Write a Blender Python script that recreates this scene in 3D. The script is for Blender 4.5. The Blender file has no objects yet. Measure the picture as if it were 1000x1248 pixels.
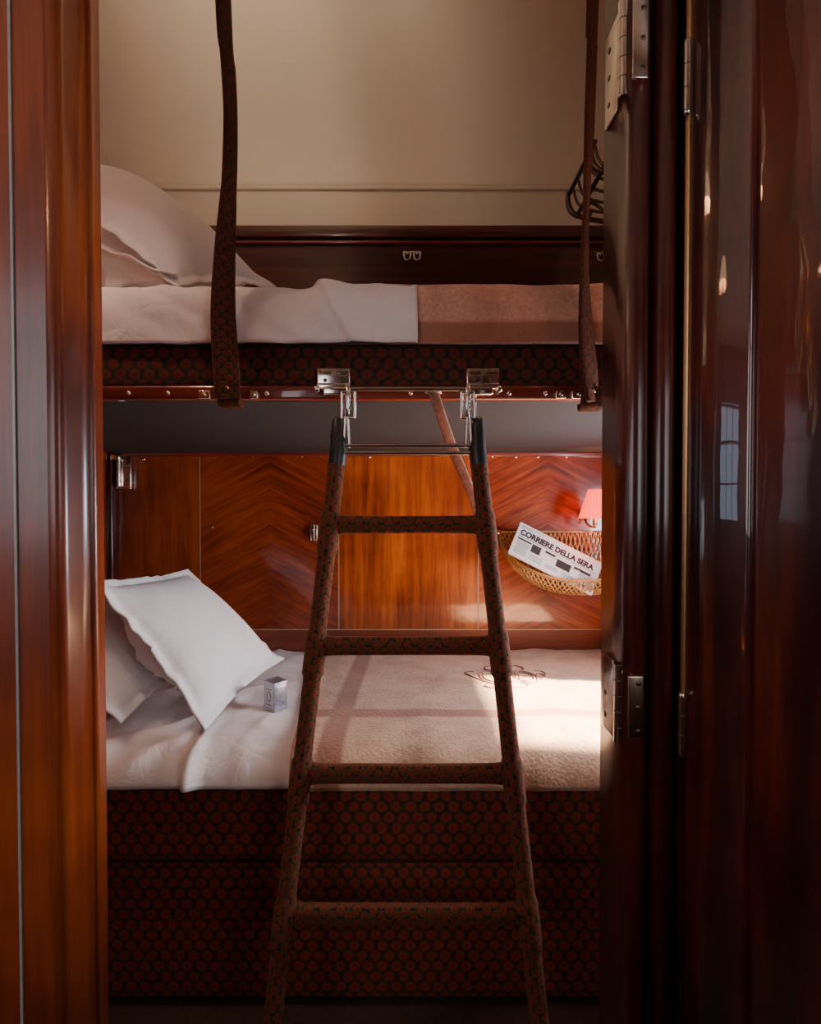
import bpy, bmesh, math, random
from mathutils import Vector, noise, Matrix
from mathutils.bvhtree import BVHTree
random.seed(4)
scene=bpy.context.scene
F=640.0; TH=math.radians(1.0); CZ=1.02
CY=630+F*math.tan(TH)
# ---------------- camera ----------------
cd=bpy.data.cameras.new('camera'); cam=bpy.data.objects.new('camera',cd); scene.collection.objects.link(cam)
cam.location=(0,0,CZ); cam.rotation_euler=(math.pi/2-TH,0,0)
cd.sensor_fit='VERTICAL'; cd.sensor_height=36; cd.lens=F/1248*36; cd.shift_y=(CY-624)/1248
cd.clip_start=0.02
scene.camera=cam
def at(px,py,d):
    """photo measurement + known distance from the camera wall plane -> metric world position"""
    u=(px-500)/F; v=(CY-py)/F
    r=Vector((u, math.cos(TH)+v*math.sin(TH), -math.sin(TH)+v*math.cos(TH)))
    k=d/r.y
    return Vector((r.x*k,d,CZ+r.z*k))
# ---------------- materials ----------------
def newmat(name):
    m=bpy.data.materials.new(name); m.use_nodes=True
    nt=m.node_tree; b=nt.nodes['Principled BSDF']; return m,nt,b
def N(nt,t,**k):
    n=nt.nodes.new(t)
    for a,v in k.items(): setattr(n,a,v)
    return n
def ramp(nt,stops):
    r=N(nt,'ShaderNodeValToRGB'); e=r.color_ramp.elements
    while len(e)<len(stops): e.new(0.5)
    for i,(p,c) in enumerate(stops): e[i].position=p; e[i].color=(*c,1)
    return r
def math_n(nt,op,a,b=None,c=None):
    n=N(nt,'ShaderNodeMath',operation=op)
    for i,x in enumerate((a,b,c)):
        if x is None: continue
        if isinstance(x,(int,float)): n.inputs[i].default_value=x
        else: nt.links.new(x,n.inputs[i])
    return n.outputs[0]
def wood(name,dark,mid,light,axis='Z',freq=1.0,rough=.3,coat=1.0,cr=.04,chev=None,lo=.36,hi=.64,wmix=.34,cior=1.5):
    m,nt,b=newmat(name); L=nt.links
    tc=N(nt,'ShaderNodeTexCoord'); mp=N(nt,'ShaderNodeMapping')
    s={'X':(1.6,26,26),'Y':(26,1.6,26),'Z':(26,26,1.6)}[axis]
    mp.inputs['Scale'].default_value=tuple(q*freq for q in s)
    vec=tc.outputs['Object']
    if chev is not None:
        sp=N(nt,'ShaderNodeSeparateXYZ'); L.new(tc.outputs['Object'],sp.inputs[0])
        ax=math_n(nt,'ABSOLUTE',math_n(nt,'SUBTRACT',sp.outputs[0],chev))
        v=math_n(nt,'ADD',math_n(nt,'MULTIPLY',ax,.5),sp.outputs[2])
        al=math_n(nt,'SUBTRACT',ax,math_n(nt,'MULTIPLY',sp.outputs[2],.5))
        cb=N(nt,'ShaderNodeCombineXYZ'); L.new(v,cb.inputs[0]); L.new(al,cb.inputs[2])
        vec=cb.outputs[0]
    L.new(vec,mp.inputs['Vector'])
    n1=N(nt,'ShaderNodeTexNoise'); n1.inputs['Scale'].default_value=1; n1.inputs['Detail'].default_value=8
    n1.inputs['Roughness'].default_value=.68; n1.inputs['Distortion'].default_value=.7
    L.new(mp.outputs[0],n1.inputs['Vector'])
    n2=N(nt,'ShaderNodeTexNoise'); n2.inputs['Scale'].default_value=3.2; n2.inputs['Detail'].default_value=4
    L.new(tc.outputs['Object'],n2.inputs['Vector'])
    f=math_n(nt,'ADD',math_n(nt,'MULTIPLY',n1.outputs[0],1-wmix),math_n(nt,'MULTIPLY',n2.outputs[0],wmix))
    r=ramp(nt,[(lo,dark),(.5,mid),(hi,light)]); L.new(f,r.inputs[0])
    L.new(r.outputs[0],b.inputs['Base Color'])
    b.inputs['Roughness'].default_value=rough
    b.inputs['Coat Weight'].default_value=coat; b.inputs['Coat Roughness'].default_value=cr; b.inputs['Coat IOR'].default_value=cior
    bp=N(nt,'ShaderNodeBump'); bp.inputs['Strength'].default_value=.07; bp.inputs['Distance'].default_value=.01
    n3=N(nt,'ShaderNodeTexNoise'); n3.inputs['Scale'].default_value=9; L.new(tc.outputs['Object'],n3.inputs['Vector'])
    L.new(n3.outputs[0],bp.inputs['Height']); L.new(bp.outputs[0],b.inputs['Coat Normal'])
    return m
def cloth(name,col,col2=None,nscale=350,bump=.25,sheen=.3,rough=.85,crease=0):
    m,nt,b=newmat(name); L=nt.links
    tc=N(nt,'ShaderNodeTexCoord')
    n=N(nt,'ShaderNodeTexNoise'); n.inputs['Scale'].default_value=nscale; n.inputs['Detail'].default_value=3
    L.new(tc.outputs['Object'],n.inputs['Vector'])
    n2=N(nt,'ShaderNodeTexNoise'); n2.inputs['Scale'].default_value=14; n2.inputs['Detail'].default_value=6
    L.new(tc.outputs['Object'],n2.inputs['Vector'])
    c2=col2 or tuple(q*.88 for q in col)
    f=math_n(nt,'ADD',math_n(nt,'MULTIPLY',n.outputs[0],.5),math_n(nt,'MULTIPLY',n2.outputs[0],.5))
    r=ramp(nt,[(.35,c2),(.62,col)]); L.new(f,r.inputs[0]); L.new(r.outputs[0],b.inputs['Base Color'])
    b.inputs['Roughness'].default_value=rough; b.inputs['Sheen Weight'].default_value=sheen
    bp=N(nt,'ShaderNodeBump'); bp.inputs['Strength'].default_value=bump; bp.inputs['Distance'].default_value=.004
    L.new(f,bp.inputs['Height'])
    out=bp.outputs[0]
    if crease:
        n3=N(nt,'ShaderNodeTexNoise'); n3.inputs['Scale'].default_value=11; n3.inputs['Detail'].default_value=2; n3.inputs['Distortion'].default_value=1.5
        L.new(tc.outputs['Object'],n3.inputs['Vector'])
        cr_=math_n(nt,'ABSOLUTE',math_n(nt,'SUBTRACT',n3.outputs[0],.5))
        b2=N(nt,'ShaderNodeBump'); b2.inputs['Strength'].default_value=crease; b2.inputs['Distance'].default_value=.03
        L.new(cr_,b2.inputs['Height']); L.new(out,b2.inputs['Normal']); out=b2.outputs[0]
    L.new(out,b.inputs['Normal'])
    return m,nt,b,r,tc
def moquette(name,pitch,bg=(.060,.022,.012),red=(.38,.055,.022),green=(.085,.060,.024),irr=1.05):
    m,nt,b=newmat(name); L=nt.links
    tc=N(nt,'ShaderNodeTexCoord')
    nz=N(nt,'ShaderNodeTexNoise'); nz.inputs['Scale'].default_value=1.8/pitch; nz.inputs['Detail'].default_value=5; nz.inputs['Roughness'].default_value=.7; L.new(tc.outputs['UV'],nz.inputs['Vector'])
    def cell(ox,oy):
        a=N(nt,'ShaderNodeVectorMath',operation='ADD'); L.new(tc.outputs['UV'],a.inputs[0]); a.inputs[1].default_value=((ox+200)*pitch,(oy+200)*pitch*1.5,0)
        mo=N(nt,'ShaderNodeVectorMath',operation='MODULO'); L.new(a.outputs[0],mo.inputs[0]); mo.inputs[1].default_value=(pitch,pitch*1.5,1)
        s=N(nt,'ShaderNodeVectorMath',operation='SUBTRACT'); L.new(mo.outputs[0],s.inputs[0]); s.inputs[1].default_value=(pitch/2,pitch*.75,0)
        l=N(nt,'ShaderNodeVectorMath',operation='LENGTH'); L.new(s.outputs[0],l.inputs[0]); return l.outputs['Value']
    d=math_n(nt,'DIVIDE',math_n(nt,'MINIMUM',cell(0,0),cell(.5,.5)),pitch*.5)
    d=math_n(nt,'ADD',d,math_n(nt,'MULTIPLY',math_n(nt,'SUBTRACT',nz.outputs[0],.5),irr))
    mid=tuple(q*.7 for q in red)
    r=ramp(nt,[(0,tuple(q*.6 for q in red)),(.22,mid),(.42,red),(.66,mid),(.84,green),(1.0,bg)])
    L.new(d,r.inputs[0])
    n=N(nt,'ShaderNodeTexNoise'); n.inputs['Scale'].default_value=600; n.inputs['Detail'].default_value=3; L.new(tc.outputs['UV'],n.inputs['Vector'])
    rr=ramp(nt,[(.35,(.35,.35,.35)),(.65,(1.1,1.1,1.1))]); L.new(n.outputs[0],rr.inputs[0])
    mx=N(nt,'ShaderNodeMix',data_type='RGBA',blend_type='MULTIPLY'); mx.inputs[0].default_value=.8
    L.new(r.outputs[0],mx.inputs[6]); L.new(rr.outputs[0],mx.inputs[7]); L.new(mx.outputs[2],b.inputs['Base Color'])
    b.inputs['Roughness'].default_value=.85; b.inputs['Specular IOR Level'].default_value=.25
    b.inputs['Sheen Weight'].default_value=.12; b.inputs['Sheen Tint'].default_value=(1,.4,.2,1)
    bp=N(nt,'ShaderNodeBump'); bp.inputs['Strength'].default_value=.5; bp.inputs['Distance'].default_value=.002
    L.new(math_n(nt,'SUBTRACT',n.outputs[0],d),bp.inputs['Height']); L.new(bp.outputs[0],b.inputs['Normal'])
    return m
def plain(name,col,rough=.6,metal=0,ns=60,var=.85,em=None,es=0):
    m,nt,b=newmat(name); tc=N(nt,'ShaderNodeTexCoord')
    n=N(nt,'ShaderNodeTexNoise'); n.inputs['Scale'].default_value=ns; n.inputs['Detail'].default_value=4
    nt.links.new(tc.outputs['Object'],n.inputs['Vector'])
    r=ramp(nt,[(.3,tuple(q*var for q in col)),(.7,col)]); nt.links.new(n.outputs[0],r.inputs[0])
    nt.links.new(r.outputs[0],b.inputs['Base Color'])
    b.inputs['Roughness'].default_value=rough; b.inputs['Metallic'].default_value=metal
    if em: b.inputs['Emission Color'].default_value=(*em,1); b.inputs['Emission Strength'].default_value=es
    return m
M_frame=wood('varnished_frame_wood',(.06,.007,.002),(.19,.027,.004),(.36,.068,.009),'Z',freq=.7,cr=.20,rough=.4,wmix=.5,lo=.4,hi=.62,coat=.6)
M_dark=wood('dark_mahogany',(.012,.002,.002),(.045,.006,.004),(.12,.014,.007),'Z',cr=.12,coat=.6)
M_darkx=wood('dark_mahogany_rail',(.025,.004,.003),(.065,.010,.007),(.12,.018,.011),'X',cr=.1)
M_door=wood('polished_door_mahogany',(.008,.0012,.0012),(.040,.005,.003),(.16,.019,.009),'Z',cr=.015,freq=.55,lo=.42,hi=.63,wmix=.45,cior=1.85)  # pale grain streaks pushed up, also painting in patchy reflections
M_redx=wood('red_mahogany_rail',(.09,.010,.006),(.17,.022,.012),(.24,.035,.018),'X')
M_pl =wood('veneer_plain',(.11,.015,.002),(.31,.052,.006),(.54,.128,.015),'Z',freq=1.1,cr=.07,wmix=.45,lo=.38,hi=.62)
M_pd =wood('veneer_side',(.10,.014,.003),(.24,.038,.005),(.38,.078,.010),'Z',cr=.07,wmix=.45,lo=.38,hi=.62)
M_cB =wood('veneer_chevron_b',(.07,.008,.002),(.21,.027,.004),(.34,.062,.008),'Z',freq=1.7,chev=-.523,cr=.07,wmix=.42,lo=.39,hi=.62)
M_cD =wood('veneer_chevron_d',(.08,.009,.002),(.26,.034,.005),(.46,.088,.010),'Z',freq=1.7,chev=.51,cr=.07,wmix=.42,lo=.39,hi=.62)
M_low=wood('veneer_base',(.09,.011,.003),(.18,.026,.006),(.28,.047,.009),'X',cr=.12)
M_str=plain('stringing_inlay',(.40,.28,.18),.3)
M_strw=plain('pale_stringing',(.35,.34,.32),.3)
M_cream=plain('cream_painted_wall',(.74,.63,.50),.6,ns=3,var=.94)
M_fab=moquette('patterned_moquette',.029)
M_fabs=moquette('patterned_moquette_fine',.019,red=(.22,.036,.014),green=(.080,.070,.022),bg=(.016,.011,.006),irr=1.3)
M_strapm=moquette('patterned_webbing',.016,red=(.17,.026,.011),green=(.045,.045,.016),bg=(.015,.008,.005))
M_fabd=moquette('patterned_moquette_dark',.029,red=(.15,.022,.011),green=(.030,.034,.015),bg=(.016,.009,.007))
M_under=plain('slate_underside_cloth',(.028,.030,.036),.8,ns=200)
M_sheet,_,_,_,_=cloth('white_linen',(.84,.74,.70),(.78,.68,.64),nscale=500,bump=.12,sheen=.1,crease=.22)
M_pil,_,_,_,_=cloth('white_cotton_pillowcase',(.90,.87,.87),(.84,.81,.82),nscale=500,bump=.10,sheen=.1,crease=.18)
def blanketmat(name,bands,c1=(.68,.42,.27),c2=(.46,.26,.165)):
    m,nt,b,r,tc=cloth(name,c1,c2,nscale=140,bump=1.0,sheen=.12,rough=.95)
    L=nt.links; sp=N(nt,'ShaderNodeSeparateXYZ'); L.new(tc.outputs['Object'],sp.inputs[0])
    tot=None
    for ax,c,w in bands:
        q=math_n(nt,'ABSOLUTE',math_n(nt,'SUBTRACT',sp.outputs[ax],c))
        mr=N(nt,'ShaderNodeMapRange'); L.new(q,mr.inputs[0]); mr.inputs[1].default_value=w*.8; mr.inputs[2].default_value=w*1.2
        mr.inputs[3].default_value=.8; mr.inputs[4].default_value=0
        tot=mr.outputs[0] if tot is None else math_n(nt,'MAXIMUM',tot,mr.outputs[0])
    mx=N(nt,'ShaderNodeMix',data_type='RGBA'); L.new(tot,mx.inputs[0]); L.new(r.outputs[0],mx.inputs[6]); mx.inputs[7].default_value=(.30,.105,.065,1)
    L.new(mx.outputs[2],b.inputs['Base Color']); return m
M_bl=blanketmat('wool_blanket_low',[(0,-.165,.026),(1,1.25,.026)])
M_bu=blanketmat('wool_blanket_up',[(2,1.386,.022)],(.72,.40,.28),(.50,.25,.175))
M_nick=plain('polished_nickel',(.78,.72,.66),.18,1)
M_nickg=plain('worn_nickel_gold',(.72,.60,.44),.22,1)
M_brass=plain('brass',(.75,.48,.2),.25,1)
M_brassr=plain('brushed_brass_edge',(.85,.52,.24),.42,1)
M_net=plain('gold_cord_net',(.50,.30,.11),.5,.4)
M_iron=plain('bronze_dark',(.16,.12,.08),.35,1)
M_black=plain('black_rubber',(.02,.02,.022),.35)
M_leather=plain('tan_leather_strap',(.42,.15,.09),.55,ns=120,var=.5)
M_paper=plain('newsprint',(.66,.69,.76),.8,ns=90,var=.93)
M_ink=plain('ink',(.02,.02,.025),.8)
M_silver=plain('silver_card',(.55,.57,.68),.3,.7,ns=80,var=.6)
M_carpet=plain('corridor_carpet',(.06,.032,.024),.95,ns=90,var=.6)
M_emb=plain('embroidery_thread',(.34,.18,.13),.9)
M_shade=plain('red_silk_shade',(.8,.05,.04),.6,em=(1,.05,.03),es=3)
M_shadec=plain('added_cream_shade',(.8,.6,.45),.6,em=(1,.62,.38),es=2)  # glowing shade of the added, unseen lamps
# ---------------- mesh helpers ----------------
def link(name,me,mat,smooth=False):
    o=bpy.data.objects.new(name,me); scene.collection.objects.link(o)
    if mat: me.materials.append(mat)
    if smooth:
        for p in me.polygons: p.use_smooth=True
    return o
def mk(name,vs,fs,mat,smooth=False):
    me=bpy.data.meshes.new(name); me.from_pydata([tuple(v) for v in vs],[],fs); me.validate(); me.update()
    bm=bmesh.new(); bm.from_mesh(me); bmesh.ops.recalc_face_normals(bm,faces=bm.faces); bm.to_mesh(me); bm.free()
    return link(name,me,mat,smooth)
def uvbox(o):
    me=o.data; uv=me.uv_layers.new(name='UVMap') if not me.uv_layers else me.uv_layers[0]
    for p in me.polygons:
        n=p.normal; a=max(range(3),key=lambda i:abs(n[i]))
        for li in p.loop_indices:
            c=me.vertices[me.loops[li].vertex_index].co
            uv.data[li].uv={0:(c.y,c.z),1:(c.x,c.z),2:(c.x,c.y)}[a]
def box(name,x0,x1,y0,y1,z0,z1,mat,bev=0,seg=3):
    bm=bmesh.new(); bmesh.ops.create_cube(bm,size=1)
    for v in bm.verts:
        v.co=Vector((x0 if v.co.x<0 else x1,y0 if v.co.y<0 else y1,z0 if v.co.z<0 else z1))
    if bev: bmesh.ops.bevel(bm,geom=bm.edges[:],offset=bev,segments=seg,profile=.5,affect='EDGES')
    bmesh.ops.recalc_face_normals(bm,faces=bm.faces)
    me=bpy.data.meshes.new(name); bm.to_mesh(me); bm.free()
    o=link(name,me,mat,bool(bev)); uvbox(o); return o
def sweep(name,pts,ra,mat,rb=None,up=Vector((0,1,0)),twist=None,n=14,sub=1,sq=2.0,cap=True):
    pts=[Vector(p) for p in pts]
    K=len(pts)
    ra=ra if isinstance(ra,(list,tuple)) else [ra]*K
    rb=ra if rb is None else (rb if isinstance(rb,(list,tuple)) else [rb]*K)
    tw=twist or [0]*K
    if sub>1:
        P=[];A=[];B=[];T=[]
        for i in range(K-1):
            p0=pts[max(i-1,0)];p1=pts[i];p2=pts[i+1];p3=pts[min(i+2,K-1)]
            for s in range(sub):
                t=s/sub
                P.append(.5*((2*p1)+(p2-p0)*t+(2*p0-5*p1+4*p2-p3)*t*t+(3*p1-p0-3*p2+p3)*t**3))
                for Q,q in ((A,ra),(B,rb),(T,tw)): Q.append(q[i]*(1-t)+q[i+1]*t)
        P.append(pts[-1]);A.append(ra[-1]);B.append(rb[-1]);T.append(tw[-1])
        pts,ra,rb,tw=P,A,B,T; K=len(pts)
    vs=[];fs=[];us=[];ln=0
    for i,p in enumerate(pts):
        t=(pts[min(i+1,K-1)]-pts[max(i-1,0)]).normalized()
        side=t.cross(up)
        if side.length<1e-3: side=t.cross(Vector((1,0,0)))
        side.normalize(); nn=side.cross(t).normalized()
        c,s=math.cos(tw[i]),math.sin(tw[i]); a=side*c+nn*s; b_=-side*s+nn*c
        if i: ln+=(pts[i]-pts[i-1]).length
        us.append(ln)
        for k in range(n):
            g=2*math.pi*k/n; cg,sg=math.cos(g),math.sin(g)
            cg=math.copysign(abs(cg)**(2/sq),cg); sg=math.copysign(abs(sg)**(2/sq),sg)
            vs.append(p+a*ra[i]*cg+b_*rb[i]*sg)
    for i in range(K-1):
        for k in range(n):
            k2=(k+1)%n; fs.append((i*n+k,i*n+k2,(i+1)*n+k2,(i+1)*n+k))
    if cap: fs.append(tuple(range(n))[::-1]); fs.append(tuple((K-1)*n+k for k in range(n)))
    me=bpy.data.meshes.new(name); me.from_pydata([tuple(v) for v in vs],[],fs); me.update()
    uv=me.uv_layers.new(name='UVMap'); circ=2*math.pi*max(ra)*.8
    for pi,p in enumerate(me.polygons):
        for li in p.loop_indices:
            vi=me.loops[li].vertex_index; k=vi%n; i=vi//n
            kk=n if (k==0 and pi<(K-1)*n and pi%n==n-1) else k
            uv.data[li].uv=(circ*kk/n,us[i])
    bm=bmesh.new(); bm.from_mesh(me); bmesh.ops.recalc_face_normals(bm,faces=bm.faces)
    caps=[e for e in bm.edges if any(len(f.verts)==n and n>4 for f in e.link_faces)]
    bmesh.ops.split_edges(bm,edges=caps)
    bm.to_mesh(me); bm.free()
    return link(name,me,mat,True)
def rod(name,a,b,r,mat,n=12): return sweep(name,[a,b],r,mat,n=n)
def dome(name,c,r,mat,axis=Vector((0,-1,0)),flat=.6):
    bm=bmesh.new(); bmesh.ops.create_uvsphere(bm,u_segments=14,v_segments=8,radius=r)
    q=axis.to_track_quat('Z','Y')
    for v in bm.verts: v.co=q@Vector((v.co.x,v.co.y,v.co.z*flat))+Vector(c)
    me=bpy.data.meshes.new(name); bm.to_mesh(me); bm.free(); return link(name,me,mat,True)
def prism(name,prof,z0,z1,mat,smooth=False):
    n=len(prof); vs=[(x,y,z0) for x,y in prof]+[(x,y,z1) for x,y in prof]
    fs=[(i,(i+1)%n,n+(i+1)%n,n+i) for i in range(n)]+[tuple(range(n)),tuple(range(n,2*n))]
    o=mk(name,vs,fs,mat)
    if smooth:
        for p in o.data.polygons[:n]: p.use_smooth=True
    return o
def group(name,parts):
    mn=Vector((1e9,)*3);mx=-mn
    for o in parts:
        for c in o.bound_box:
            w=o.matrix_basis@Vector(c)
            for i in range(3): mn[i]=min(mn[i],w[i]);mx[i]=max(mx[i],w[i])
    c=(mn+mx)/2
    e=bpy.data.objects.new(name,None); e.empty_display_size=.1; e.location=c; scene.collection.objects.link(e)
    for o in parts: o.parent=e; o.location=o.location-c
    return e
def joined(name,parts):
    bm=bmesh.new(); mats=[]
    me=bpy.data.meshes.new(name)
    for o in parts:
        m=o.data.materials[0]
        if m not in mats: mats.append(m)
        mi=mats.index(m); s=len(bm.faces)
        bm.from_mesh(o.data); bm.faces.ensure_lookup_table()
        for f in bm.faces[s:]: f.material_index=mi
    bm.to_mesh(me); bm.free()
    for o in parts: bpy.data.objects.remove(o)
    ob=bpy.data.objects.new(name,me); scene.collection.objects.link(ob)
    for m in mats: me.materials.append(m)
    return ob
# ---------------- room shell ----------------
XL,XR=-1.10,.90; YB=1.95; YF=1.05
box('floor',-3.1,1.7,-.75,2.05,-.05,0,M_carpet)
parts=[]
def pan(n,x0,x1,z0,z1,m): parts.append(box(n,x0,x1,YB,YB+.04,z0,z1,m))
pan('veneer_side_panel',XL-.02,-.781,.6,1.6,M_pd)
pan('veneer_chevron_panel_b',-.781,-.267,.6,1.6,M_cB)
pan('veneer_plain_panel',-.267,.252,.6,1.6,M_pl)
pan('veneer_chevron_panel_d',.252,XR+.02,.6,1.6,M_cD)
pan('veneer_base_panel',XL-.02,XR+.02,0,.6,M_low)
for x in (-.781,-.267,.252): parts.append(box('stringing',x-.0018,x+.0018,YB-.001,YB+.01,.6,1.3,M_str))
parts.append(box('stringing_h',XL,XR,YB-.001,YB+.01,.598,.602,M_str))
pan('upper_dark_panel',XL-.02,XR+.02,1.6,2.04,M_darkx)
parts.append(box('upper_cap_rail',XL,XR,YB-.03,YB+.01,2.035,2.078,M_darkx,.006))
parts.append(box('upper_cap_bead',XL,XR,YB-.018,YB+.01,2.018,2.030,M_redx,.003))
for x in (-.35,.34): parts.append(box('upper_joint',x-.0015,x+.0015,YB-.0005,YB+.01,1.6,2.018,M_black))
parts.append(box('cream_band',XL-.02,XR+.02,YB+.005,YB+.04,2.04,2.26,M_cream))
parts.append(box('cream_bead',XL,XR,YB-.012,YB+.01,2.218,2.234,M_cream,.005))
group('wall_back',parts)
prof=[(YB+.005,2.22)]
for i in range(1,25):
    a=math.pi/2*i/24; prof.append((.9+(YB+.005-.9)*math.cos(a),2.23+.44*math.sin(a)))
prof.append((.6,2.67))
vs=[];fs=[]
for x in (XL-.02,XR+.02):
    for y,z in prof: vs.append((x,y,z))
    for y,z in prof: vs.append((x,y+.02,z+.04))
n=len(prof)
for i in range(n-1):
    fs.append((i,i+1,2*n+i+1,2*n+i)); fs.append((n+i,n+i+1,3*n+i+1,3*n+i))
fs+= [(0,n,3*n,2*n),(n-1,2*n-1,4*n-1,3*n-1)]
o=mk('ceiling',vs,fs,M_cream,True)
group('wall_left',[box('lower_veneer',XL-.04,XL,.66,YB,0,1.6,M_pd),box('upper_cream',XL-.04,XL,.66,YB+.04,1.6,2.72,M_cream),
  box('corner_post',XL,XL+.02,YB-.05,YB,0.5,1.25,M_dark,.004)])
WY0,WY1,WZ0,WZ1=1.0,1.46,.74,1.16
group('wall_right',[box('below_window',XR,XR+.05,.66,YB,0,WZ0,M_pd),box('above_window',XR,XR+.05,.66,YB,WZ1,1.6,M_pd),
  box('beside_window_a',XR,XR+.05,.66,WY0,WZ0,WZ1,M_pd),box('beside_window_b',XR,XR+.05,WY1,YB,WZ0,WZ1,M_pd),
  box('upper_cream',XR,XR+.05,.66,YB+.04,1.6,2.72,M_cream)])
group('window_1',[box('sill',XR-.015,XR+.06,WY0-.03,WY1+.03,WZ0-.025,WZ0,M_dark,.004),box('head',XR-.012,XR+.06,WY0-.03,WY1+.03,WZ1,WZ1+.03,M_dark,.004),
  box('stile_a',XR-.012,XR+.06,WY0-.03,WY0,WZ0,WZ1,M_dark,.004),box('stile_b',XR-.012,XR+.06,WY1,WY1+.03,WZ0,WZ1,M_dark,.004)])
JL,JR=-.385,.24
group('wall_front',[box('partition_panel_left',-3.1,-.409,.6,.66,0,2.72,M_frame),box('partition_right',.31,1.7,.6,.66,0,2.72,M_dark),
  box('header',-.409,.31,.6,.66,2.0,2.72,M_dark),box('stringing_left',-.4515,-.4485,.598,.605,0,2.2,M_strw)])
def arc(cx,cy,r,a0,a1,k=10,ry=None):
    ry=ry or r
    return [(cx+r*math.cos(math.radians(a0+(a1-a0)*i/k)),cy+ry*math.sin(math.radians(a0+(a1-a0)*i/k))) for i in range(k+1)]
pl=[(-.4065,.66),(-.4065,.598)]+arc(-.3955,.592,.0105,180,360,12)+[(JL,.615)]+arc(JL-.001,.637,.006,-80,80,8)+[(JL,.66)]
pr=[(JR,.66),(JR,.612)]+arc(JR+.014,.598,.014,180,360,12)+[(JR+.028,.61),(JR+.032,.61)]+arc(JR+.047,.604,.014,180,360,12)+[(JR+.062,.61),(.312,.61),(.312,.66)]
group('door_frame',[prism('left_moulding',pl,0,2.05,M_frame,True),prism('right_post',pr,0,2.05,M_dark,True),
   box('top_moulding',-.4065,.312,.585,.66,2.0,2.06,M_dark,.008)])
# corridor
cw=[box('below_windows',-3.1,1.7,-.75,-.7,0,.95,M_frame),box('above_windows',-3.1,1.7,-.75,-.7,1.85,2.4,M_cream)]
xs=[-2.75,-1.85,-1.6,-.62,.52,1.45]
edges=[-3.1]+xs+[1.7]
for i in range(0,8,2): cw.append(box('pier',edges[i],edges[i+1],-.75,-.7,.95,1.85,M_frame))
group('wall_corridor_outer',cw)
group('wall_corridor_end',[box('below',-3.15,-3.1,-.75,.66,0,1.0,M_frame),box('above',-3.15,-3.1,-.75,.66,1.9,2.4,M_frame),
   box('side_a',-3.15,-3.1,-.75,-.25,1.0,1.9,M_frame),box('side_b',-3.15,-3.1,.42,.66,1.0,1.9,M_frame)])
group('window_5',[box('muntin_v%d'%k,-3.14,-3.09,-.25+.22*k,-.235+.22*k,1.0,1.9,M_dark,.002) for k in range(4)]+[box('muntin_h%d'%k,-3.14,-3.09,-.25,.42,1.0+.29*k,1.015+.29*k,M_dark,.002) for k in range(4)])  # added unseen window, gives the door leaf something bright to reflect
box('wall_corridor_end.001',1.7,1.75,-.75,.66,0,2.4,M_frame)
box('ceiling_corridor',-3.15,1.75,-.75,.6,2.35,2.4,M_cream)
for k in range(3):
    a,b=xs[2*k],xs[2*k+1]; w=[]
    w.append(box('sill',a-.02,b+.02,-.72,-.67,.92,.95,M_dark,.004)); w.append(box('transom',a,b,-.735,-.71,1.6,1.625,M_brass,.003))
    w.append(box('mullion',(a+b)/2-.01,(a+b)/2+.01,-.735,-.71,.95,1.85,M_dark,.003))
    group('window_%d'%(k+2),w)
for k,(x,z) in enumerate(((-.66,1.62),(-1.25,1.62),(-1.9,1.6))):
    ps=[box('mat_board',x-.11,x+.11,.585,.592,z-.15,z+.15,M_paper),box('print',x-.07,x+.07,.583,.586,z-.10,z+.10,M_leather)]
    for (a,b,c_,d_) in ((x-.13,x+.13,z+.14,z+.165),(x-.13,x+.13,z-.165,z-.14),(x-.13,x-.105,z-.15,z+.15),(x+.105,x+.13,z-.15,z+.15)):
        ps.append(box('frame_side',a,b,.575,.5995,c_,d_,M_brass,.003))
    group('picture_frame',ps)
# ---------------- door leaf + hinges ----------------
def door():
    W=.62; parts=[]
    def lb(n,s0,s1,t0,t1,z0,z1,m,bev=.002):
        return box(n,s0,s1,t0,t1,z0,z1,m,bev)
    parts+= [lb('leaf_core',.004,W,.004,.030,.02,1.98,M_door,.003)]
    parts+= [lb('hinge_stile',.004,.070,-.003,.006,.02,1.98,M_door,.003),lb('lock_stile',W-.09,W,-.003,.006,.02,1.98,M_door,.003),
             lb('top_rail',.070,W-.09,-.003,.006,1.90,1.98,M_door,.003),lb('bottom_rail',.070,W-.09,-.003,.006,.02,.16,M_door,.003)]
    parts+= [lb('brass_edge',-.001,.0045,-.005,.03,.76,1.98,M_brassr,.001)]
    for p in parts:
        p.data.transform(Matrix.Translation((.309,.592,0))@Matrix.Rotation(math.radians(-60),4,'Z'))
    return parts
group('door_1',door())
def barrel(ps,x,y,z0,z1,r,k,mat):
    h=(z1-z0)/k
    ps.append(rod('pin',(x,y,z0),(x,y,z1),r*.8,M_iron))
    for i in range(k): ps.append(sweep('knuckle_%d'%i,[(x,y,z0+h*i+.0005),(x,y,z0+h*(i+1)-.0005)],r,mat,n=24))
def hinge(name,z0,z1,mat,mat2,x,y):
    ps=[box('side_leaf',JR-.003,JR,.612,.650,z0,z1,mat,.001),
        box('front_leaf',JR+.003,JR+.020,.5825,.586,z0+.01,z1-.01,mat2,.001)]
    barrel(ps,x,y,z0,z1,.0062,5,mat)
    for i in range(3):
        zz=z0+(z1-z0)*(.2+.3*i); ps.append(dome('screw_a%d'%i,(JR-.003,.636,zz),.0035,M_iron,Vector((-1,0,0)),.3))
        ps.append(dome('screw_b%d'%i,(JR+.014,.5825,zz),.003,M_iron,Vector((0,-1,0)),.3))
    group(name,ps)
hinge('door_hinge',1.49,1.597,M_nick,M_nick,JR-.001,.598)
hinge('door_hinge',.762,.852,M_nick,M_nickg,JR-.001,.598)
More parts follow.
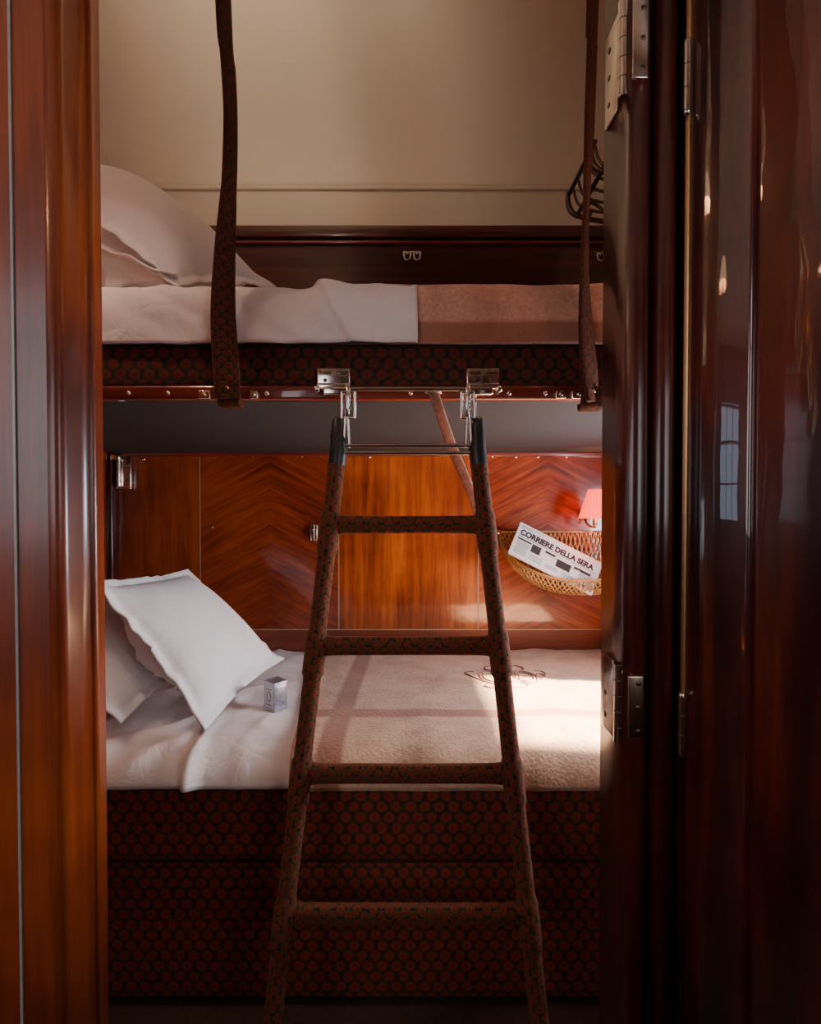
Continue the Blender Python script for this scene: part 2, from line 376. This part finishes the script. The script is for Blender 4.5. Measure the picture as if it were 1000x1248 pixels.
for i,(a,b,m) in enumerate(((1.465,1.54,M_nick),(.755,.82,M_nickg))):
    ps=[]; barrel(ps,.3035,.585,a,b,.0045,3,m)
    ps+=[dome('finial_t',(.3035,.585,b),.0042,m,Vector((0,0,1)),1.1),dome('finial_b',(.3035,.585,a),.0042,m,Vector((0,0,-1)),1.1)]
    group('barrel_hinge',ps)
# ---------------- soft goods ----------------
def drape(name,x0,x1,prof,nx,mat,disp,x0fn=None,x1fn=None,thick=.004):
    P=[Vector((0,y,z)) for y,z in prof]; L=[0]
    for a,b in zip(P,P[1:]): L.append(L[-1]+(b-a).length)
    ns=int(L[-1]/.008); S=[]
    for i in range(ns+1):
        t=L[-1]*i/ns; k=max(j for j in range(len(P)) if L[j]<=t+1e-9); k=min(k,len(P)-2)
        f=(t-L[k])/(L[k+1]-L[k]); S.append((P[k].lerp(P[k+1],f),t))
    for _ in range(3):
        S=[S[0]]+[((S[i-1][0]+S[i][0]*2+S[i+1][0])/4,S[i][1]) for i in range(1,len(S)-1)]+[S[-1]]
    vs=[];fs=[]
    for j in range(nx+1):
        for i,(p,t) in enumerate(S):
            a=S[max(i-1,0)][0]; b=S[min(i+1,ns)][0]; tg=(b-a).normalized(); nr=Vector((0,tg.z,-tg.y))
            xa=x0fn(t) if x0fn else x0; xb=x1fn(t) if x1fn else x1
            x=xa+(xb-xa)*j/nx
            q=p+nr*disp(x,t,L[-1]); q.x=x; vs.append(q)
    m=ns+1
    for j in range(nx):
        for i in range(ns): fs.append((j*m+i,j*m+i+1,(j+1)*m+i+1,(j+1)*m+i))
    o=mk(name,vs,fs,mat,True)
    up=sum(p.normal.z-p.normal.y for p in o.data.polygons)
    if up<0: o.data.flip_normals()
    s=o.modifiers.new('thickness','SOLIDIFY'); s.thickness=thick; s.offset=-1
    return o
def nz(x,y,z=0): return noise.noise(Vector((x,y,z)))
def ss(a,b,x):
    t=max(0,min(1,(x-a)/(b-a))); return t*t*(3-2*t)
low_prof=[(1.94,.512),(1.75,.520),(1.3,.534),(1.14,.536),(1.085,.530),(1.055,.512),(1.043,.494),(1.040,.478)]
def d_sheet_low(x,t,T):
    front=ss(T-.30,T,t)
    a=.006*nz(x*9,t*5,3)+.005*nz(x*22,t*9,5)*(.4+front)
    fold=.014*math.exp(-((x+.44+.05*(T-t))/.012)**2)*front + .007*ss(-.47,-.44,x+.05*(T-t))
    rid=.022*(max(0,.42-abs(nz(x*8+t*5,t*4-x*3,9))))**2*4
    edge=.0035*nz(x*14,0,7)*front
    xe=-.335+.105*t
    damp=1-.85*ss(xe-.14,xe-.01,x)
    return .004+(a+fold+rid*.5+edge)*damp
def d_bl_low(x,t,T):
    front=ss(T-.2,T,t)
    return .016+.006*nz(x*5,t*4,13)+.004*nz(x*12,t*8,15)+front*(.006*nz(x*8,0,17)+.004)
lowb=[box('lower_front_panel',XL+.01,XR-.01,1.075,1.11,.020,.312,M_fab,.006),
      box('cushion_base',XL+.01,XR-.01,1.050,1.93,.318,.49,M_fab,.022,5),
      box('plinth',XL+.01,XR-.01,1.10,1.93,0,.05,M_black),
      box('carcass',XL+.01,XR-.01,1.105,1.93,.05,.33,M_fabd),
      rod('piping_top',(XL+.01,1.058,.486),(XR-.01,1.058,.486),.004,M_fabd),
      rod('piping_mid',(XL+.01,1.066,.316),(XR-.01,1.066,.316),.005,M_fabd),
      box('mattress',XL+.01,XR-.01,1.062,1.93,.485,.505,M_sheet,.009)]
group('lower_berth',lowb)
sl=drape('bed_sheet',XL+.03,-.18,low_prof,150,M_sheet,d_sheet_low,x1fn=lambda t:-.30+.105*t)
bl=drape('wool_blanket',-.25,XR-.02,low_prof,110,M_bl,d_bl_low,x0fn=lambda t:-.335+.105*t)
def scurve(name,polys,r,mat):
    c=bpy.data.curves.new(name,'CURVE'); c.dimensions='3D'; c.bevel_depth=r; c.bevel_resolution=1
    for pts,cyc in polys:
        s=c.splines.new('POLY'); s.points.add(len(pts)-1)
        for i,p in enumerate(pts): s.points[i].co=(*p,1)
        s.use_cyclic_u=cyc
    c.materials.append(mat); o=bpy.data.objects.new(name,c); scene.collection.objects.link(o); return o
bvh=BVHTree.FromPolygons([v.co for v in bl.data.vertices],[tuple(p.vertices) for p in bl.data.polygons])
bvs=BVHTree.FromPolygons([v.co for v in sl.data.vertices],[tuple(p.vertices) for p in sl.data.polygons])
def onbl(x,y):
    h=bvh.ray_cast(Vector((x,y,1)),Vector((0,0,-1)))[0]
    return (x,y,(h.z if h else .55)+.0002)
def ring(cx,cy,rx,ry,rot=0,a0=0,a1=360,k=36):
    out=[]
    for i in range(k+1):
        a=math.radians(a0+(a1-a0)*i/k); x=rx*math.cos(a);y=ry*math.sin(a)
        out.append(onbl(cx+x*math.cos(rot)-y*math.sin(rot),cy+x*math.sin(rot)+y*math.cos(rot)))
    return (out,False)
ecx,ecy=.29,1.55; em=[]
for dx in (-.05,0,.05): em.append(ring(ecx+dx,ecy,.034,.065))
for dx in (-.05,0,.05): em.append(ring(ecx+dx,ecy,.024,.050))
em+= [ring(ecx-.075,ecy,.03,.08,.5,60,330),ring(ecx+.075,ecy,.03,.08,-.5,-150,120),ring(ecx-.02,ecy+.10,.035,.035),ring(ecx+.03,ecy+.10,.035,.035),ring(ecx-.02,ecy-.085,.06,.022,0,160,380),ring(ecx+.10,ecy+.01,.012,.03)]
eo=scurve('monogram_embroidery',em,.0028,M_emb); eo.parent=bl
def pillow(name,TL,TR,BL,BR,thick,seed,mat=M_pil,flip=1):
    TL,TR,BL,BR=map(Vector,(TL,TR,BL,BR)); NN=90; f=.055
    nrm=((TR-TL).cross(BL-TL)).normalized()*flip
    top=[];bot=[]
    for j in range(NN+1):
        for i in range(NN+1):
            u=i/NN;v=j/NN
            uu=.5+(u-.5)*(1-.07*math.sin(math.pi*v)); vv=.5+(v-.5)*(1-.07*math.sin(math.pi*u))
            p=TL.lerp(TR,uu).lerp(BL.lerp(BR,uu),vv)
            a=max(0,min(1,(u-f)/(1-2*f)));b=max(0,min(1,(v-f)/(1-2*f)))
            h=(max(0,1-abs(2*a-1)**2.4)*max(0,1-abs(2*b-1)**2.4))**.62
            r=math.hypot(u-.5,v-.5); ang=math.atan2(v-.5,u-.5)
            rg=(1-min(1,abs(nz(u*5+v*3+seed,v*2.6-u,seed+7))*3.2))**2
            rg2=(1-min(1,abs(nz(u*9-v*3+seed,v*7+u,seed+9))*3.5))**2
            w=nz(u*3.2+seed,v*3.2,seed)*.028+nz(ang*4+seed,r*3,seed+3)*.018*ss(.15,.5,r)+rg*.018+rg2*.009+nz(u*13,v*13,seed)*.004
            ripple=.010*nz(ang*7,seed*2,0)*(1-min(1,h*3))
            seam=-.004*math.exp(-((min(u,v,1-u,1-v)-f)/.012)**2)
            top.append(p+nrm*(.0026+thick*h+w*min(1,h*2.0)+ripple+seam*.5))
            bot.append(p-nrm*(.0022+thick*.75*h-ripple))
    vs=top+bot; M=(NN+1)**2; fs=[]; K=NN+1
    for j in range(NN):
        for i in range(NN):
            a=j*K+i; fs.append((a,a+1,a+K+1,a+K)); fs.append((M+a,M+a+K,M+a+K+1,M+a+1))
    for i in range(NN):
        for a,b in ((i,i+1),(NN*K+i,NN*K+i+1),(i*K,(i+1)*K),(i*K+NN,(i+1)*K+NN)): fs.append((a,b,M+b,M+a))
    return mk(name,vs,fs,mat,True)
pillow('pillow',at(112,706,1.17),at(228,694,1.58),at(250,890,1.10),at(345,804,1.58),.085,1.3)
pillow('pillow',(-.97,1.14,.82),(-.97,1.60,.80),(-.61,1.10,.585),(-.62,1.58,.585),.08,5.1)
# upper berth
BZ=1.2546
def d_sheet_up(x,t,T):
    a=.006*nz(x*7,t*6,23)+.005*nz(x*20,t*8,25)
    line=x+.19-.55*(t-(T-.13))
    return .009+a+.011*ss(-.003,.003,line)*(1-.6*ss(0,.12,line))+.008*abs(nz(x*10-t*18,t*5,29))+.006*math.exp(-(line/.03)**2)
def d_bl_up(x,t,T):
    return .006+.004*nz(x*6,t*6,33)+.004*nz(x*16,t*10,35)
up_prof=[(1.93,1.47),(1.6,1.478),(1.2,1.486),(1.11,1.487),(1.075,1.478),(1.058,1.445),(1.053,1.40),(1.052,1.363)]
up_profb=[(y,z+.010 if z>1.42 else z) for y,z in up_prof]
ub=[box('base_board',XL+.01,XR-.01,1.07,1.94,BZ,BZ+.03,M_under,.004),
    box('front_rail',XL+.01,XR-.01,1.052,1.075,BZ,BZ+.028,M_redx,.005),
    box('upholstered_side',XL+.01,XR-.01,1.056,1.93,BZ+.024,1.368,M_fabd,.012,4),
    box('mattress',XL+.01,XR-.01,1.075,1.93,1.36,1.462,M_sheet,.02,4),
    box('rear_ledger',XL+.01,XR-.01,1.925,1.949,BZ-.012,BZ+.02,M_redx,.004)]
for px in (157,205,325,500,620,664,712):
    p=at(px,481,1.051); ub.append(dome('stud',(p.x,1.050,BZ+.012),.005,M_nick))
for px,w in ((250,.012),(310,.008),(682,.010),(704,.014)):
    p=at(px,484,1.05); ub.append(box('catch',p.x-w,p.x+w,1.044,1.054,BZ+.000,BZ+.016,M_nick,.002)); ub.append(dome('catch_knob',(p.x,1.043,BZ+.008),.004,M_nick))
group('upper_berth',ub)
drape('bed_sheet',XL+.03,.012,up_prof,160,M_sheet,d_sheet_up,x1fn=lambda t:-.0+.015*t/1.0)
drape('wool_blanket',-.05,XR-.02,up_profb,100,M_bu,d_bl_up)
pillow('pillow',(-.86,1.15,1.80),at(122,204,1.50),(-.50,1.14,1.515),at(336,350,1.48),.105,8.7)
pillow('pillow',(-1.0,1.20,1.76),(-1.0,1.62,1.76),(-.50,1.13,1.535),(-.60,1.60,1.54),.08,11.9)
# ---------------- straps ----------------
def strap(name,cs,hw,y0,top):
    pts=[at(px,py,y0) for px,py in cs]; tw=[math.acos(max(.1,min(1,h/15.5))) for h in hw]
    pts=[Vector(top)]+pts; tw=[tw[0]]+tw
    o=sweep('webbing',pts,.0245,M_strapm,rb=.0055,twist=tw,n=18,sub=8,sq=2.6)
    e=pts[-1]
    lo=sweep('end_loop',[e+Vector((0,0,.03)),e+Vector((0,.004,-.004)),e+Vector((0,.018,-.012)),e+Vector((0,.021,.0))],.0235,M_strapm,rb=.004,twist=[0]*4,n=16,sub=6,sq=3.5,up=Vector((0,1,.01)))
    k=[o,lo,dome('rivet',e+Vector((0,-.006,.02)),.004,M_brass)]
    return group(name,k)
strap('berth_support_strap',[(272,0),(278,80),(281,150),(279,230),(274,310),(272,380),(275,440),(278,486)],[4,3.5,2.5,3,8,12,15,15.5],1.022,(-.37,1.01,2.655))
strap('berth_support_strap',[(722,0),(721,60),(718,150),(714,250),(712,330),(714,400),(718,455),(722,490)],[10,9,9,6,8,12,13,10],1.022,(.37,1.01,2.655))
group('leather_strap',[sweep('strap_body',[at(528,478,1.048),at(535,500,1.052),at(552,548,1.09),at(576,606,1.13),at(590,650,1.17)],.0105,M_leather,rb=.0018,n=12,sub=6,sq=3),
   box('keeper',at(518,480,1.045).x,at(538,480,1.045).x,1.040,1.050,BZ+.008,BZ+.016,M_nick,.002)])
# ---------------- ladder ----------------
lad=[]
def railpts(pt,pb):
    a=at(*pt,1.030); b=at(*pb,.918)
    d=(b-a)/(a.z-b.z)
    return a,d
rails=[railpts((411,560),(347,1113)),railpts((583,560),(643,1113))]
rungs_y=[640,786,943,1113]
rungz=[]
for (a,d) in rails[:1]:
    for y in rungs_y:
        best=None
        for k in range(400):
            p=a+d*(a.z*k/400)
            rel=p-Vector((0,0,CZ)); dep=rel.y*math.cos(TH)-rel.z*math.sin(TH); upc=rel.y*math.sin(TH)+rel.z*math.cos(TH)
            py=CY-F*upc/dep
            if best is None or abs(py-y)<best[0]: best=(abs(py-y),p.z)
        rungz.append(best[1])
for si,(a,d) in enumerate(rails):
    pts=[];rr=[]
    K=150
    for k in range(K+1):
        z=a.z*(1-k/K)+.012*(k/K); p=a+d*(a.z-z); r=.0166
        for rz in rungz:
            t=rz-z
            if -.028<t<.055: r+=.0034*ss(-.028,-.018,t)*(1-ss(.050,.055,t))
        r+=.0005*nz(z*60,si)
        pts.append(p);rr.append(r)
    lad.append(sweep('rail_%d'%(si+1),pts,rr,M_fabs,n=20))
    sx=-1 if si==0 else 1
    lad.append(sweep('rail_cap_%d'%(si+1),[a+d*.012,a-d*.02,a-d*.05+Vector((.004*sx,0,0)),a-d*.078+Vector((.008*sx,0,0)),a-d*.085+Vector((.009*sx,0,0))],[.0175,.0172,.0155,.0105,.004],M_black,n=20,sub=4))
    foot=a+d*(a.z-.014); lad.append(sweep('foot_%d'%(si+1),[foot+Vector((0,0,.03)),foot,foot-Vector((0,0,.012))],[.0195,.021,.019],M_black,n=16))
for i,z in enumerate(rungz):
    A=rails[0][0]+rails[0][1]*(rails[0][0].z-z); B=rails[1][0]+rails[1][1]*(rails[1][0].z-z)
    P=[A.lerp(B,t) for t in (0,.06,.12,.5,.88,.94,1)]
    lad.append(sweep('rung_%d'%(i+1),P,[.013,.013,.0125,.0125,.0125,.013,.013],M_fabs,rb=[.020,.0195,.0175,.017,.0175,.0195,.020],up=Vector((0,0,1)),n=20,sub=3,sq=2.6))
dA=1.028
for py in (543,552): lad.append(rod('chrome_spreader_%d'%py,at(420,py,dA),at(574,py,dA),.0042,M_nick))
for px,sx in ((422,-1),(571,1)):
    for off in (-4,4):
        lad.append(rod('hanger_rod',at(px+off*.4+ (0),508,1.030),at(px+off*.9,546,dA),.0028,M_nick))
lad.append(rod('hook_bar',at(402,474,1.034),at(596,474,1.034),.0048,M_nick))
for px in (424,570):
    c=[(px-8,478),(px+8,478),(px+8,510),(px-8,510)]
    for k in range(4): lad.append(rod('link_side',at(*c[k],1.032),at(*c[(k+1)%4],1.032),.0036,M_nick))
    lad.append(sweep('hook_drop',[at(px,470,1.034),at(px,482,1.026),at(px-1,500,1.028),at(px,512,1.034)],[.005,.0055,.005,.004],M_nick,sub=5))
    lad.append(dome('link_roller',at(px,497,1.028),.007,M_iron))
for a,b in ((386,427),(568,608)):
    p=at(a,449,1.043);q=at(b,480,1.043); x0,x1=p.x,q.x; z1,z0=p.z,q.z
    lad.append(box('berth_plate',x0,x1,1.040,1.051,z0+.016,z1,M_nick,.0025))
    lad.append(box('berth_plate_lip',x0,x1,1.034,1.051,z0+.008,z0+.020,M_nick,.003))
    lad.append(box('berth_plate_foot',x0+(.014 if a<500 else 0),x1-(0 if a<500 else .014),1.030,1.051,z0-.004,z0+.012,M_nick,.003))
    for sx in (.25,.75):
        lad.append(box('slot',x0+(x1-x0)*sx-.011,x0+(x1-x0)*sx+.011,1.0385,1.041,z1-.013,z1-.007,M_iron,.001))
        lad.append(dome('bolt',(x0+(x1-x0)*sx,1.040,z0+.026),.004,M_iron))
for p in (at(386,474,1.034),at(608,474,1.034)): lad.append(dome('bar_end',p,.007,M_nick))
group('ladder',lad)
# ---------------- wall fittings ----------------
def latch(name,px,py,d):
    p=at(px,py,d); x,z=p.x,p.z
    ps=[box('plate',x-.036,x+.036,YB-.005,YB,z+.008,z+.020,M_nick,.002)]
    for s in (-1,1):
        c=x+s*.018
        ps.append(sweep('loop',[(c-.012,YB-.011,z+.012),(c-.010,YB-.014,z-.012),(c,YB-.015,z-.018),(c+.010,YB-.014,z-.012),(c+.012,YB-.011,z+.012)],.0035,M_nick,sub=5))
        ps.append(dome('lug',(c,YB-.008,z+.010),.008,M_nick)); ps.append(dome('screw',(x+s*.032,YB-.006,z+.014),.004,M_iron))
    group(name,ps)
latch('wall_latch',502,313,YB); latch('wall_latch',736,314,YB)
p=at(149,576,1.92)
group('wall_bracket',[box('plate',p.x-.028,p.x+.028,1.925,YB,p.z-.06,p.z+.06,M_nick,.003),box('hook_arm',p.x-.05,p.x+.0,1.90,1.93,p.z+.045,p.z+.07,M_nick,.004),
   rod('pin',(p.x-.012,1.917,p.z-.05),(p.x-.012,1.917,p.z+.06),.008,M_nick),dome('screw_a',(p.x+.015,1.924,p.z+.03),.006,M_iron),dome('screw_b',(p.x+.015,1.924,p.z-.03),.006,M_iron)])
p=at(382,649,1.94)
group('wall_clip',[box('plate',p.x-.013,p.x+.013,1.94,YB,p.z-.03,p.z+.03,M_nickg,.002),rod('barrel',(p.x,1.935,p.z-.03),(p.x,1.935,p.z+.03),.005,M_iron),dome('knob',(p.x,1.93,p.z+.012),.006,M_nickg)])
ps=[]
for k,(px,py) in enumerate([(175,560),(308,556),(368,556),(450,557),(560,556),(600,556),(628,557),(655,557),(690,557),(258,642),(270,551),(480,553)]):
    p=at(px,py,YB); ps.append(dome('screw_%d'%k,(p.x,YB-.001,p.z),.006,M_nick))
joined('wall_screws',ps)
# ---------------- basket net + newspaper ----------------
bx0,bx1=.325,.875
def bs(u,v):
    x=bx0+(bx1-bx0)*u; e=max(0,1-abs(2*u-1)**2.3)**.5
    ang=math.pi*v
    y=YB-.006-.065*e*(1-math.cos(ang))
    z=.965-.125*e*math.sin(ang)**.9-.165*e*v
    return Vector((x,y,z))
polys=[]
nu=34;nv=10
for s in (1,-1):
    for k in range(-nv,nu+nv+1):
        pts=[]
        for j in range(nv*3+1):
            v=j/(nv*3); u=(k+s*v*nv*.9)/nu
            if 0<=u<=1: pts.append(bs(u,v))
        if len(pts)>1: polys.append((pts,False))
net=scurve('cord_net',polys,.0024,M_net)
rim=scurve('rim',[([bs(i/40,1) for i in range(41)],False),([bs(i/40,0) for i in range(41)],False)],.0045,M_net)
kn=[dome('end_knob',(bx0,YB-.012,.965),.012,M_brass),dome('end_knob_b',(bx1,YB-.012,.965),.012,M_brass)]
group('net_basket',[net,rim]+kn)
A=at(634,637,1.865);B=at(734,688,1.865);C=at(617,668,1.825)
ux=(B-A).normalized(); w=(B-A).length; vv=(C-A); vv=(vv-ux*vv.dot(ux)).normalized(); nn=ux.cross(vv).normalized()
if nn.y>0: nn=-nn
R=Matrix(((ux.x,vv.x,nn.x,A.x),(ux.y,vv.y,nn.y,A.y),(ux.z,vv.z,nn.z,A.z),(0,0,0,1)))
H=.125
ps=[]
for k in range(5):
    b=box('page_%d'%k,0+.001*k,w-.0012*k,0,H-.002*(k%3),-.0022*k-.0016,-.0022*k,M_paper,.0007,2); b.data.transform(R); ps.append(b)
ps.append(sweep('fold_edge',[R@Vector((0,0,-.005)),R@Vector((w,0,-.005))],.0055,M_paper,n=12))
def ink(n,x0,x1,y0,y1,m=M_ink):
    b=box(n,x0,x1,y0,y1,.0001,.0006,m); b.data.transform(R); ps.append(b)
ink('rule_a',.012,w-.012,.044,.0455)
ink('headline',.012,.065,.052,.058); ink('photo_a',.07,.105,.052,.082); ink('headline_b',.12,.16,.052,.060); ink('photo_b',.17,.225,.060,.088)
ink('headline_c',.235,.30,.056,.064)
for r_ in range(9):
    for c_ in range(5):
        x0=.012+c_*.062
        if (c_==1 and r_<5) or (c_ in(2,3) and 0<r_<6): continue
        ink('text_line',x0,min(x0+.048,w-.004),.064+r_*.0055,.0655+r_*.0055)
ink('ear_text',.012,.05,.006,.0075); ink('ear_text_b',.012,.045,.010,.0112)
tcv=bpy.data.curves.new('masthead_text','FONT'); tcv.body='CORRIERE DELLA SERA'; tcv.size=.034; tcv.extrude=.0003; tcv.offset=.0014; tcv.materials.append(M_ink)
to=bpy.data.objects.new('masthead_text',tcv); scene.collection.objects.link(to)
bpy.context.view_layer.update()
tw_=to.dimensions.x or .3
tcv.size*= (w*.88)/tw_
RT=Matrix(((ux.x,-vv.x,nn.x,0),(ux.y,-vv.y,nn.y,0),(ux.z,-vv.z,nn.z,0),(0,0,0,1)))
pos=R@Vector((w*.04,.039,.0008))
to.matrix_basis=Matrix.Translation(pos)@RT
pe=group('newspaper',ps+[to])
# ---------------- red wall lamp, plus added lamps out of view ----------------
def lamp(name,lx,ly,lz,wy,mat,flip=False):
    vs=[];fs=[];n=48; f=-1 if flip else 1
    for j,(r,z) in enumerate(((.022,.055),(.030,.03),(.040,0),(.050,-.035),(.053,-.045))):
        for k in range(n):
            a=2*math.pi*k/n; rr=r*(1+(.05 if k%2 else -.05)); vs.append((lx+rr*math.cos(a),ly+rr*math.sin(a),lz+z*f))
    for j in range(4):
        for k in range(n): fs.append((j*n+k,j*n+(k+1)%n,(j+1)*n+(k+1)%n,(j+1)*n+k))
    sh=mk('pleated_shade',vs,fs,mat)
    s=1 if wy>ly else -1
    group(name,[sh,sweep('arm',[(lx,wy-s*.005,lz-.03),(lx,wy-s*.04,lz-.065),(lx,ly,lz-.075),(lx,ly,lz-.05)],.004,M_brass,sub=6),
     dome('wall_rose',(lx,wy-s*.004,lz-.03),.022,M_brass,axis=Vector((0,-s,0)),flat=.35),sweep('candle_tube',[(lx,ly,lz-.07),(lx,ly,lz-.01)],.008,M_brass)])
lx,ly,lz=.642,1.83,1.06
lamp('wall_or_added_lamp',lx,ly,lz,YB,M_shade)
lamp('wall_or_added_lamp',-.80,.76,2.10,.66,M_shadec)  # added lamp out of view, brightens vault and upper berth
lamp('wall_or_added_lamp',.62,.76,2.10,.66,M_shadec)  # added unseen lamp, weaker fill from the right
lamp('wall_or_added_lamp',-.45,.76,2.12,.66,M_brass,True)  # added unseen bowl that goes with the vault spot
lamp('wall_or_added_lamp',-.92,.50,1.86,.60,M_shadec)  # added corridor lamp, for a door reflection and warm glow on the moulding
# ---------------- luggage rack (on right wall) ----------------
ps=[]
rz=1.925; ya,yb=1.36,1.60
for k,(x,z) in enumerate(((.50,rz),(.60,rz-.012),(.70,rz-.016),(.80,rz-.014),(.885,rz))):
    ps.append(rod('rail_%d'%k,(x,ya,z),(x,yb,z),.006,M_iron))
for k in range(6):
    y=ya+.01+.045*k
    ps.append(sweep('slat_%d'%k,[(.475,y,rz+.05),(.50,y,rz),(.60,y,rz-.02),(.75,y,rz-.026),(.895,y,rz-.002)],.004,M_iron,sub=4))
ps.append(rod('gallery_rail',(.472,ya,rz+.055),(.472,yb,rz+.055),.006,M_iron))
for y in (ya+.02,yb-.02):
    ps.append(sweep('bracket',[(.895,y,rz-.10),(.80,y,rz-.08),(.66,y,rz-.04),(.52,y,rz-.015),(.475,y,rz+.01),(.468,y,rz+.06)],[.009,.008,.007,.007,.008,.006],M_iron,sub=5))
    ps.append(sweep('scroll',[(.60,y,rz-.03),(.57,y,rz+.01),(.54,y,rz+.03),(.52,y,rz+.01),(.54,y,rz-.005)],.005,M_iron,sub=5))
ps.append(box('wall_plate',.885,.90,ya,yb,rz-.12,rz+.02,M_dark,.004))
group('luggage_rack',ps)
# ---------------- small silver box on the bed ----------------
c=at(336,856,1.29)
c.z=max((bvs.ray_cast(Vector((c.x+dx,c.y+dy,1)),Vector((0,0,-1)))[0] or Vector((0,0,.55))).z for dx in (-.028,0,.028) for dy in (-.028,0,.028))+.0005
rot=Matrix.Translation(c)@Matrix.Rotation(math.radians(-40),4,'Z')
ps=[]
def sb(n,*a,m=M_silver,bev=.001):
    b=box(n,*a,m,bev); b.data.transform(rot); ps.append(b)
sb('body',-.021,.021,-.019,.019,0,.068)
sb('label',-.016,.016,-.0200,-.0188,.008,.060,m=M_paper)
sb('side_label',.0208,.0215,-.014,.014,.008,.060)
for k in range(2): sb('label_line',-.010,.010,-.0206,-.0199,.014+k*.038,.0155+k*.038,m=M_ink,bev=0)
sb('lid_top',-.0225,.0225,-.0205,.0205,.0675,.071)
ps.append(sweep('crest',[rot@Vector((.007*math.cos(a*.5236),-.0204,.035+.012*math.sin(a*.5236))) for a in range(13)],.0008,M_ink,n=6))
group('silver_card_box',ps)
# ---------------- lights ----------------
def area(name,loc,rot,sx,sy,pw,col):
    l=bpy.data.lights.new(name,'AREA'); l.shape='RECTANGLE'; l.size=sx; l.size_y=sy; l.energy=pw; l.color=col
    o=bpy.data.objects.new(name,l); o.location=loc; o.rotation_euler=rot; scene.collection.objects.link(o); return o
def point(name,loc,r,pw,col):
    l=bpy.data.lights.new(name,'POINT'); l.shadow_soft_size=r; l.energy=pw; l.color=col
    o=bpy.data.objects.new(name,l); o.location=loc; scene.collection.objects.link(o); return o
area('window_daylight',(XR+.10,(WY0+WY1)/2,(WZ0+WZ1)/2),(0,math.radians(90),0),WZ1-WZ0,WY1-WY0,20,(.87,.91,1))
for k in range(3):
    area('corridor_daylight',((xs[2*k]+xs[2*k+1])/2,-.80,1.4),(math.radians(90),0,0),.9,.9,6.0,(1,.88,.80))
point('wall_or_added_light',(-.80,.76,2.125),.03,19,(1,.76,.60))  # fill from the added left lamp
point('wall_or_added_light',(.62,.76,2.125),.03,5,(1,.62,.46))  # fill from the added right lamp
point('wall_or_added_light',(-.92,.50,1.88),.03,3.0,(1,.62,.38))  # glow of the added corridor lamp
point('wall_or_added_light',(lx,ly,lz-.01),.012,4.0,(1,.40,.16))
sp=bpy.data.lights.new('added_uplight','SPOT'); sp.energy=50; sp.spot_size=math.radians(88); sp.spot_blend=1; sp.color=(1,.82,.63); sp.shadow_soft_size=.05  # added spot, put in only to brighten the vault
spo=bpy.data.objects.new('added_uplight',sp); spo.location=(-.45,.76,2.15); spo.rotation_euler=Vector((.10,1.1,.42)).to_track_quat('-Z','Y').to_euler(); scene.collection.objects.link(spo)
s=bpy.data.lights.new('sun','SUN'); s.energy=135; s.angle=math.radians(4); s.color=(1,.80,.55)
so=bpy.data.objects.new('sun',s); so.rotation_euler=Vector((-1,.14,-.84)).to_track_quat('-Z','Y').to_euler(); scene.collection.objects.link(so)
wd=bpy.data.worlds.new('world'); scene.world=wd; wd.use_nodes=True
wd.node_tree.nodes['Background'].inputs[0].default_value=(.65,.78,1,1); wd.node_tree.nodes['Background'].inputs[1].default_value=1.5
